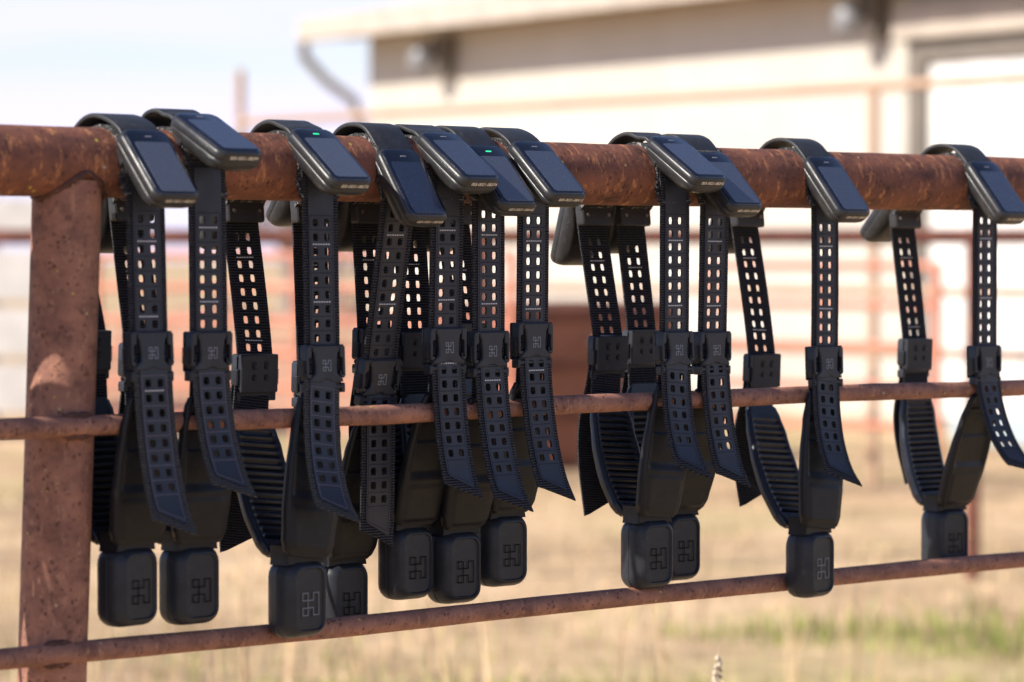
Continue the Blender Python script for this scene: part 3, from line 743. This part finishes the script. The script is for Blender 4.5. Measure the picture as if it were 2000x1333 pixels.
# grass
def blades(name, mm, n, zr, pxr, hr, seed, wd=.004, lean_=.35, dens=None):
    random.seed(seed); mb = MB(); k = 0
    while k < n:
        z_ = zr[0]+(zr[1]-zr[0])*random.random()**1.6; px = random.uniform(*pxr); k += 1
        p = W(px, z_, 0); p.z = gz(p.x, p.y)-.01
        if dens and random.random() > dens(p): continue
        h = random.uniform(*hr)*(1+.4*random.random()**3); a = random.uniform(0, 6.283); l_ = h*random.uniform(0, lean_)
        q = p+Vector((math.cos(a)*l_, math.sin(a)*l_, h)); mid_ = (p+q)/2+Vector((0, 0, h*.12))
        b2 = random.uniform(0, 6.283); sd_ = Vector((math.cos(b2), math.sin(b2), 0))*wd*random.uniform(.6, 1.5)
        mb.add([p-sd_, p+sd_, mid_+sd_*.8, mid_-sd_*.8, q], [(0, 1, 2, 3), (3, 2, 4)])
    o = mb.build(name, mm, None, None, 180, False); return o
def grassmat(name, stops):
    m, t, b = mat(name, rough=0.8, spec=0.2)
    t.links.new(ramp(t, noise(t, wcoord(t), 1.1, 5, .7), stops), b.inputs['Base Color'])
    return m
M['dry'] = grassmat('dry_grass', [(0.35, (0.26, 0.18, 0.11)), (0.5, (0.58, 0.41, 0.24)), (0.68, (0.74, 0.56, 0.36))])
M['green'] = grassmat('green_grass', [(0.35, (0.12, 0.15, 0.03)), (0.52, (0.30, 0.31, 0.09)), (0.68, (0.52, 0.47, 0.22))])
def patch(p): return 1.0 if math.sin(p.x*.9+.4)*math.cos(p.y*.8+1.1)+.4*math.sin(p.x*2.7+p.y*1.9) > .05 else .06
o = blades('dry_grass', M['dry'], 12000, (8.0, 34), (-250, 2250), (.02, .07), 1); tag(o, kind='stuff')
o = blades('green_grass', M['green'], 20000, (8.0, 13.0), (300, 2300), (.03, .10), 2, .004, .5, patch); tag(o, kind='stuff')
o = blades('tall_dry_grass', M['dry'], 170, (6.5, 13), (-150, 2200), (.30, .62), 5, .0035, .25); tag(o, kind='stuff')

# one dry seed head between fence and camera focus
M['seed'] = mat('dry_seed', (0.50, 0.42, 0.32), 0.8)[0]
sp = W(1408, 4.75, 0); base = empty('seed_stalk', (sp.x, sp.y, 0)); tag(base, 'single dry grass stalk with knobbly seed head rising at the bottom edge', 'grass stalk')
top = Vector((0, 0, 1.35-(1262-502)/F*4.75))
hz_ = top.z
mb = MB(); mb.tube([(.012*math.sin(k*.5), 0, hz_*k/12) for k in range(13)], [.0016-.0001*k for k in range(13)], 6); mb.build('stem', M['seed'], base)
mb = MB(); random.seed(8)
for k in range(34):
    f = k/34; zz = hz_-.018-.075*f; r0 = .003+.006*f**.7; a = random.uniform(0, 6.28)
    cc = Vector((.012*math.sin(6)+r0*math.cos(a), r0*math.sin(a), zz)); rr_ = random.uniform(.0022, .0040)
    mb.tube([cc-Vector((0, 0, rr_)), cc-Vector((0, 0, rr_*.5)), cc+Vector((0, 0, rr_*.4)), cc+Vector((0, 0, rr_*1.1))], [rr_*.4, rr_, rr_*.8, rr_*.2], 6)
mb.build('seed_head', M['seed'], base)

# barn
m, t, b = mat('cream_metal_siding', rough=0.55, spec=0.3)
uvn = ocoord(t); spx = N(t, 'ShaderNodeSeparateXYZ'); t.links.new(uvn, spx.inputs[0])
a_ = N(t, 'ShaderNodeMath', operation='MULTIPLY'); a_.inputs[1].default_value = 2*math.pi/.30; t.links.new(spx.outputs[0], a_.inputs[0])
s_n = N(t, 'ShaderNodeMath', operation='SINE'); t.links.new(a_.outputs[0], s_n.inputs[0])
t.links.new(ramp(t, noise(t, uvn, 1.5, 4), [(0.3, (0.49, 0.455, 0.395)), (0.7, (0.545, 0.51, 0.45))]), b.inputs['Base Color'])
bump(t, b, s_n.outputs[0], 0.15, 0.015); M['cream'] = m
def flat(name, col, rough=.6, sc=3):
    m, t, b = mat(name, col, rough, .3)
    t.links.new(ramp(t, noise(t, ocoord(t), sc, 4), [(0.3, tuple(x*.85 for x in col)), (0.7, tuple(min(1, x*1.1) for x in col))]), b.inputs['Base Color']); return m
M['trim'] = flat('tan_trim', (0.46, 0.40, 0.34)); M['roof'] = flat('pale_roof_metal', (0.60, 0.56, 0.52), .45)
M['white'] = flat('white_door_paint', (0.72, 0.71, 0.69)); M['lampgrey'] = flat('grey_lamp_glass', (0.24, 0.24, 0.25), .3); M['dark'] = flat('dark_grey_frame', (0.16, 0.14, 0.12)); M['brown'] = flat('brown_soffit', (0.30, 0.22, 0.14))
A = W(722, 35.5, 0); B = W(1900, 27.4, 0); wx = (B-A).normalized(); wn = Vector((wx.y, -wx.x, 0))
if wn.dot(CAM-A) < 0: wn = -wn
# local frame: x along wall (left to right), y into the barn, z up
bw = Matrix((wx, -wn, Vector((0, 0, 1)))).transposed().to_4x4(); bw.translation = A
barn = empty('barn', A); tag(barn, 'long cream metal barn with pale roof eave and white sliding door, far behind the fence', 'barn')
barn.matrix_world = bw
def bl(px, z_, py=None):   # barn-local coords of an image point on the wall plane
    p = bw.inverted() @ W(px, z_, 0); return p
EH = 3.68; LBN = 26.0
def lx(px):   # wall x for image column
    d = FW+RT*((px-1000)/F); d = Vector((d.x, d.y, 0)); # solve CAM+t d on wall line
    w_ = A-CAM; den = d.x*wx.y-d.y*wx.x; tt = (w_.x*wx.y-w_.y*wx.x)/den; return (CAM+d*tt-A).dot(wx)
xd0, xd1 = lx(1815), lx(2600)
def build_wall():
    mb = MB()
    mb.box(0, xd0, 0, .15, 0, EH); mb.box(xd1, LBN, 0, .15, 0, EH); mb.box(xd0, xd1, 0, .15, 3.10, EH)
    return mb
build_wall().build('wall', M['cream'], barn)
mb = MB(); mb.box(0, .15, .151, 11.85, 0, EH+.0); mb.build('end_wall', M['cream'], barn)
mb = MB(); mb.box(0, LBN, 11.85, 12, 0, EH); mb.build('rear_wall', M['cream'], barn)
mb = MB(); OV = .5
mb.add([(-.36, -OV, EH+.02), (LBN+.5, -OV, EH+.02), (LBN+.5, 6, EH+1.75), (-.36, 6, EH+1.75), (-.36, -OV, EH+.10), (LBN+.5, -OV, EH+.10), (LBN+.5, 6, EH+1.83), (-.36, 6, EH+1.83)],
       [(0, 1, 2, 3), (4, 7, 6, 5), (0, 4, 5, 1), (1, 5, 6, 2), (2, 6, 7, 3), (3, 7, 4, 0)])
mb.add([(-.36, 12+OV, EH+.02), (LBN+.5, 12+OV, EH+.02), (LBN+.5, 6.001, EH+1.75), (-.36, 6.001, EH+1.75), (-.36, 12+OV, EH+.10), (LBN+.5, 12+OV, EH+.10), (LBN+.5, 6.001, EH+1.83), (-.36, 6.001, EH+1.83)],
       [(3, 2, 1, 0), (5, 6, 7, 4), (1, 5, 4, 0), (2, 6, 5, 1), (3, 7, 6, 2), (0, 4, 7, 3)])
mb.build('roof', M['roof'], barn, None, 20)
mb = MB(); mb.box(-.40, LBN+.5, -OV-.14, -OV-.003, EH-.10, EH+.14); mb.build('gutter', M['trim'], barn)
mb = MB(); mb.box(-.34, LBN+.5, -OV, -.01, EH-.06, EH-.01); mb.build('soffit', M['brown'], barn)
mb = MB(); mb.tube([(-.37, -OV-.07, EH-.09), (-.37, -OV-.07, EH-.25), (-.30, -.35, EH-.50), (-.10, -.12, EH-.72), (-.06, -.09, EH-.95), (-.06, -.09, .1)], .055, 10); mb.build('downspout', M['dark'], barn)
mb = MB(); mb.box(xd0, xd1, .004, .06, .05, 3.10); mb.build('door', M['white'], barn)
mb = MB(); mb.box(xd0-.22, xd0-.001, -.06, -.002, 0, 3.12); mb.box(xd0, xd1, -.06, -.002, 2.95, 3.12); mb.build('door_frame', M['dark'], barn)
mb = MB(); mb.box(xd0-.3, xd1, -.16, -.065, 3.13, 3.36); mb.build('door_track', M['trim'], barn)
for px, lb in ((882, 'small white lamp under the barn eave near its left corner'), (1722, 'larger looking white lamp under the barn eave left of the white door')):
    x = lx(px); lamp = empty('eave_lamp', bw @ Vector((x, -.02, EH-.3))); lamp.rotation_euler = bw.to_euler(); tag(lamp, lb, 'lamp', 'lamps under the barn eave')
    mb = MB(); mb.box(-.06, .12, -.20, 0, -.06, .16); mb.box(.04, .12, -.16, -.02, -.24, -.06); mb.build('bracket', M['dark'], lamp)
    mb = MB(); rs = [(.03, .09), (.09, .02), (.11, -.05), (.10, -.12), (.05, -.17)]
    mb.stack([[(-.06+r_*1.15*math.cos(q), -.30+r_*1.15*math.sin(q), z*1.2) for q in [2*math.pi*k/14 for k in range(14)]] for r_, z in rs]); mb.build('globe', M['lampgrey'], lamp)

# far fences, gate panels, feeder, trees
def pipe_line(root, name, a, b_, r_, mm, seg=10):
    loc = root.location; mb = MB(); mb.tube([a-loc, b_-loc], r_, seg); return mb.build(name, mm, root)
def fence_row(name, label, cat, pa, pb_, posts, rails, r_post, r_rail, mm, ph, group=None):
    root = empty(name, (pa.x, pa.y, 0)); tag(root, label, cat, group)
    bpy.context.view_layer.update()
    for f in posts:
        p = pa.lerp(pb_, f); h = ph if not isinstance(ph, dict) else ph.get(f, 1.5)
        pipe_line(root, 'post', Vector((p.x, p.y, -.05)), Vector((p.x, p.y, h)), r_post, mm)
    for z in rails: pipe_line(root, 'rail', Vector((pa.x, pa.y, z)), Vector((pb_.x, pb_.y, z)), r_rail, mm)
    return root
fa, fb_ = W(-300, 14.6, 0), W(2300, 14.2, 0)
M['faintred'] = flat('faded_red_paint', (0.42, 0.10, 0.07), .6, 2)
fence_row('corral_fence', 'rusty corral fence crossing the whole view behind the collars, blurred', 'fence', fa, fb_, (.105, .484, .85), (1.435, ), .034, .034, M['rustfar'], 1.47)
ta, tb = W(470, 25.1, 0), W(2400, 17.8, 0)
M['tanpipe'] = flat('weathered_tan_pipe', (0.42, 0.28, 0.19), .6, 2)
fence_row('tall_pen_fence', 'tall pen fence with one high rusty rail in front of the cream barn', 'fence', ta, tb, (0.0, .715), (2.34, 1.15, .80), 0.034, .030, M['tanpipe'], {0.0: 2.72, .715: 2.36})
M['salmonrust'] = flat('faded_rust_steel', (0.22, 0.095, 0.065), .7, 3)
M['salmon'] = flat('sun_faded_salmon_paint', (0.50, 0.20, 0.13), .6, 2)
def gate(px0, z0, px1, z1, label, rails, mm):
    a, b_ = W(px0, z0, 0), W(px1, z1, 0); root = empty('pipe_gate', (a.x, a.y, 0)); tag(root, label, 'gate')
    for z in rails: pipe_line(root, 'rail', Vector((a.x, a.y, z)), Vector((b_.x, b_.y, z)), .024, mm)
    for p in (a, b_, a.lerp(b_, .5)): pipe_line(root, 'upright', Vector((p.x, p.y, .2)), Vector((p.x, p.y, rails[0]+.02)), .03, mm)
gate(190, 21.5, 1000, 20, 'faded red pipe gate seen through the gaps of the collar cluster', (1.36, 1.16, .96, .76, .56, .36), M['salmon'])
gate(1390, 19.5, 1830, 18.6, 'faded red pipe gate left of the white barn door', (1.30, 1.08, .86, .64, .42), M['salmon'])
# red steel feeder
fp0, fp1 = W(1010, 21.5, 0), W(1340, 22.5, 0)
fx = (fp1-fp0).normalized(); fm = Matrix((fx, Vector((-fx.y, fx.x, 0)), Vector((0, 0, 1)))).transposed().to_4x4(); fm.translation = fp0; wf = (fp1-fp0).length
fd = empty('steel_feeder', fp0); fd.matrix_world = fm; tag(fd, 'low rust brown steel feeder standing on dry ground behind the middle rail', 'feeder')
mb = MB(); mb.stack([[(x, y, z) for x, y in rr(0+i, wf-i, 0+i, .9-i, .12)] for z, i in ((.0, .06), (.12, 0), (1.02, 0), (1.06, .03), (1.06, .07), (.5, .10))]); mb.build('tub', M['salmonrust'], fd)
mb = MB()
for z in (.3, .62, .94): mb.stack([[(x, y, zz) for x, y in rr(-.02, wf+.02, -.02, .92, .13)] for zz in (z, z+.06)])
mb.build('hoop', M['rustfar'], fd)
# pale boarded pen wall on the left
pa, pb_ = W(-300, 25.5, 0), W(110, 25.2, 0); bx_ = (pb_-pa).normalized(); bm_ = Matrix((bx_, Vector((-bx_.y, bx_.x, 0)), Vector((0, 0, 1)))).transposed().to_4x4(); bm_.translation = pa
pen = empty('board_fence', pa); pen.matrix_world = bm_; tag(pen, 'pale weathered board fence behind the thick post at left', 'fence'); lw = (pb_-pa).length
M['board'] = flat('pale_weathered_board', (0.46, 0.44, 0.42), .8, 4)
for z0, z1 in ((1.46, 1.78), (1.03, 1.40), (.62, .97), (.20, .56)):
    mb = MB(); mb.box(0, lw, -.03, 0, z0, z1); mb.build('board', M['board'], pen)
for k in range(4):
    mb = MB(); x = lw*k/3; mb.box(x-.06, x+.06, .001, .12, 0, 1.8); mb.build('post', M['board'], pen)
# low reddish earth bank
M['clay'] = flat('red_clay', (0.40, 0.22, 0.145), .95, 1.0)
mb = MB(); nb = 40; vs = []
b0, b1 = W(150, 28.5, 0), W(1380, 28, 0)
for i in range(nb+1):
    p = b0.lerp(b1, i/nb); dd = (b1-b0).normalized(); nn = Vector((-dd.y, dd.x, 0)); hh = .93+.07*math.sin(i*.9)+.05*math.sin(i*2.3)
    hh *= sm(i, 0, 4)*(1-sm(i, nb-4, nb))
    for o_, f in ((-2.2, -.03), (-1.3, .45), (-.5, .9), (.3, 1.0), (1.4, .6), (2.6, -.03)): q = p+nn*o_; vs.append((q.x, q.y, hh*f))
mb.add(vs, [(i*6+j, i*6+j+1, i*6+j+7, i*6+j+6) for i in range(nb) for j in range(5)])
o = mb.build('earth_bank', M['clay'], None, None, 180); tag(o, kind='structure')
# pale water trough at right
tp = W(1835, 24.5, 0); tq = W(2150, 23.2, 0); mb = MB()
tr = empty('water_trough', tp); tx = (tq-tp).normalized(); tm_ = Matrix((tx, Vector((-tx.y, tx.x, 0)), Vector((0, 0, 1)))).transposed().to_4x4(); tm_.translation = tp; tr.matrix_world = tm_
tag(tr, 'pale blue grey trough on the ground before the white barn door', 'trough'); lt = (tq-tp).length
M['galv'] = flat('galvanised_steel', (0.40, 0.47, 0.50), .4)
mb.stack([[(x, y, z) for x, y in rr(i, lt-i, i, .6-i, .15)] for z, i in ((.0, .03), (.05, 0), (.16, 0), (.19, .02), (.19, .05), (.05, .06))]); mb.build('basin', M['galv'], tr)
mb = MB(); mb.stack([[(x, y, z) for x, y in rr(-.02, lt+.02, -.02, .62, .16)] for z in (.165, .185)]); mb.build('rim', M['galv'], tr)
# leafless trees far left of the barn
M['bark'] = flat('grey_bark', (0.30, 0.24, 0.22), .9)
def tree(px, z_, h, seed, lb):
    random.seed(seed); p = W(px, z_, 0); r_ = empty('bare_tree', (p.x, p.y, 0)); tag(r_, lb, 'tree', 'leafless trees behind the barn corner')
    mb = MB(); tw = MB()
    mb.tube([(0, 0, -.1), (.05, 0, h*.2), (.0, .05, h*.42)], [.16, .12, .09], 7); mb.build('trunk', M['bark'], r_)
    def br(p_, d, ln, rad_, lv):
        q = p_+d*ln; m_ = (p_+q)/2+Vector([random.uniform(-.06, .06)*ln for _ in range(3)]); tw.tube([p_, m_, q], [rad_, rad_*.8, rad_*.55], 4, False)
        if lv == 0: return
        for _ in range(4 if lv > 1 else 5):
            nd = (d+Vector([random.uniform(-.75, .75) for _ in range(3)])+Vector((0, 0, .15))).normalized(); br(m_.lerp(q, random.random()), nd, ln*random.uniform(.55, .8), rad_*.55, lv-1)
    for k in range(7):
        a = random.uniform(0, 6.28); br(Vector((0, 0.03, h*random.uniform(.25, .42))), Vector((math.cos(a)*.7, math.sin(a)*.7, 1)).normalized(), h*.22, .06, 4)
    tw.build('crown', M['bark'], r_, None, 180)
tree(560, 62, 3.9, 11, 'leafless tree farther left, beyond the collars and the lone upright pipe')
tree(655, 58, 3.6, 12, 'leafless tree close to the left corner of the barn')
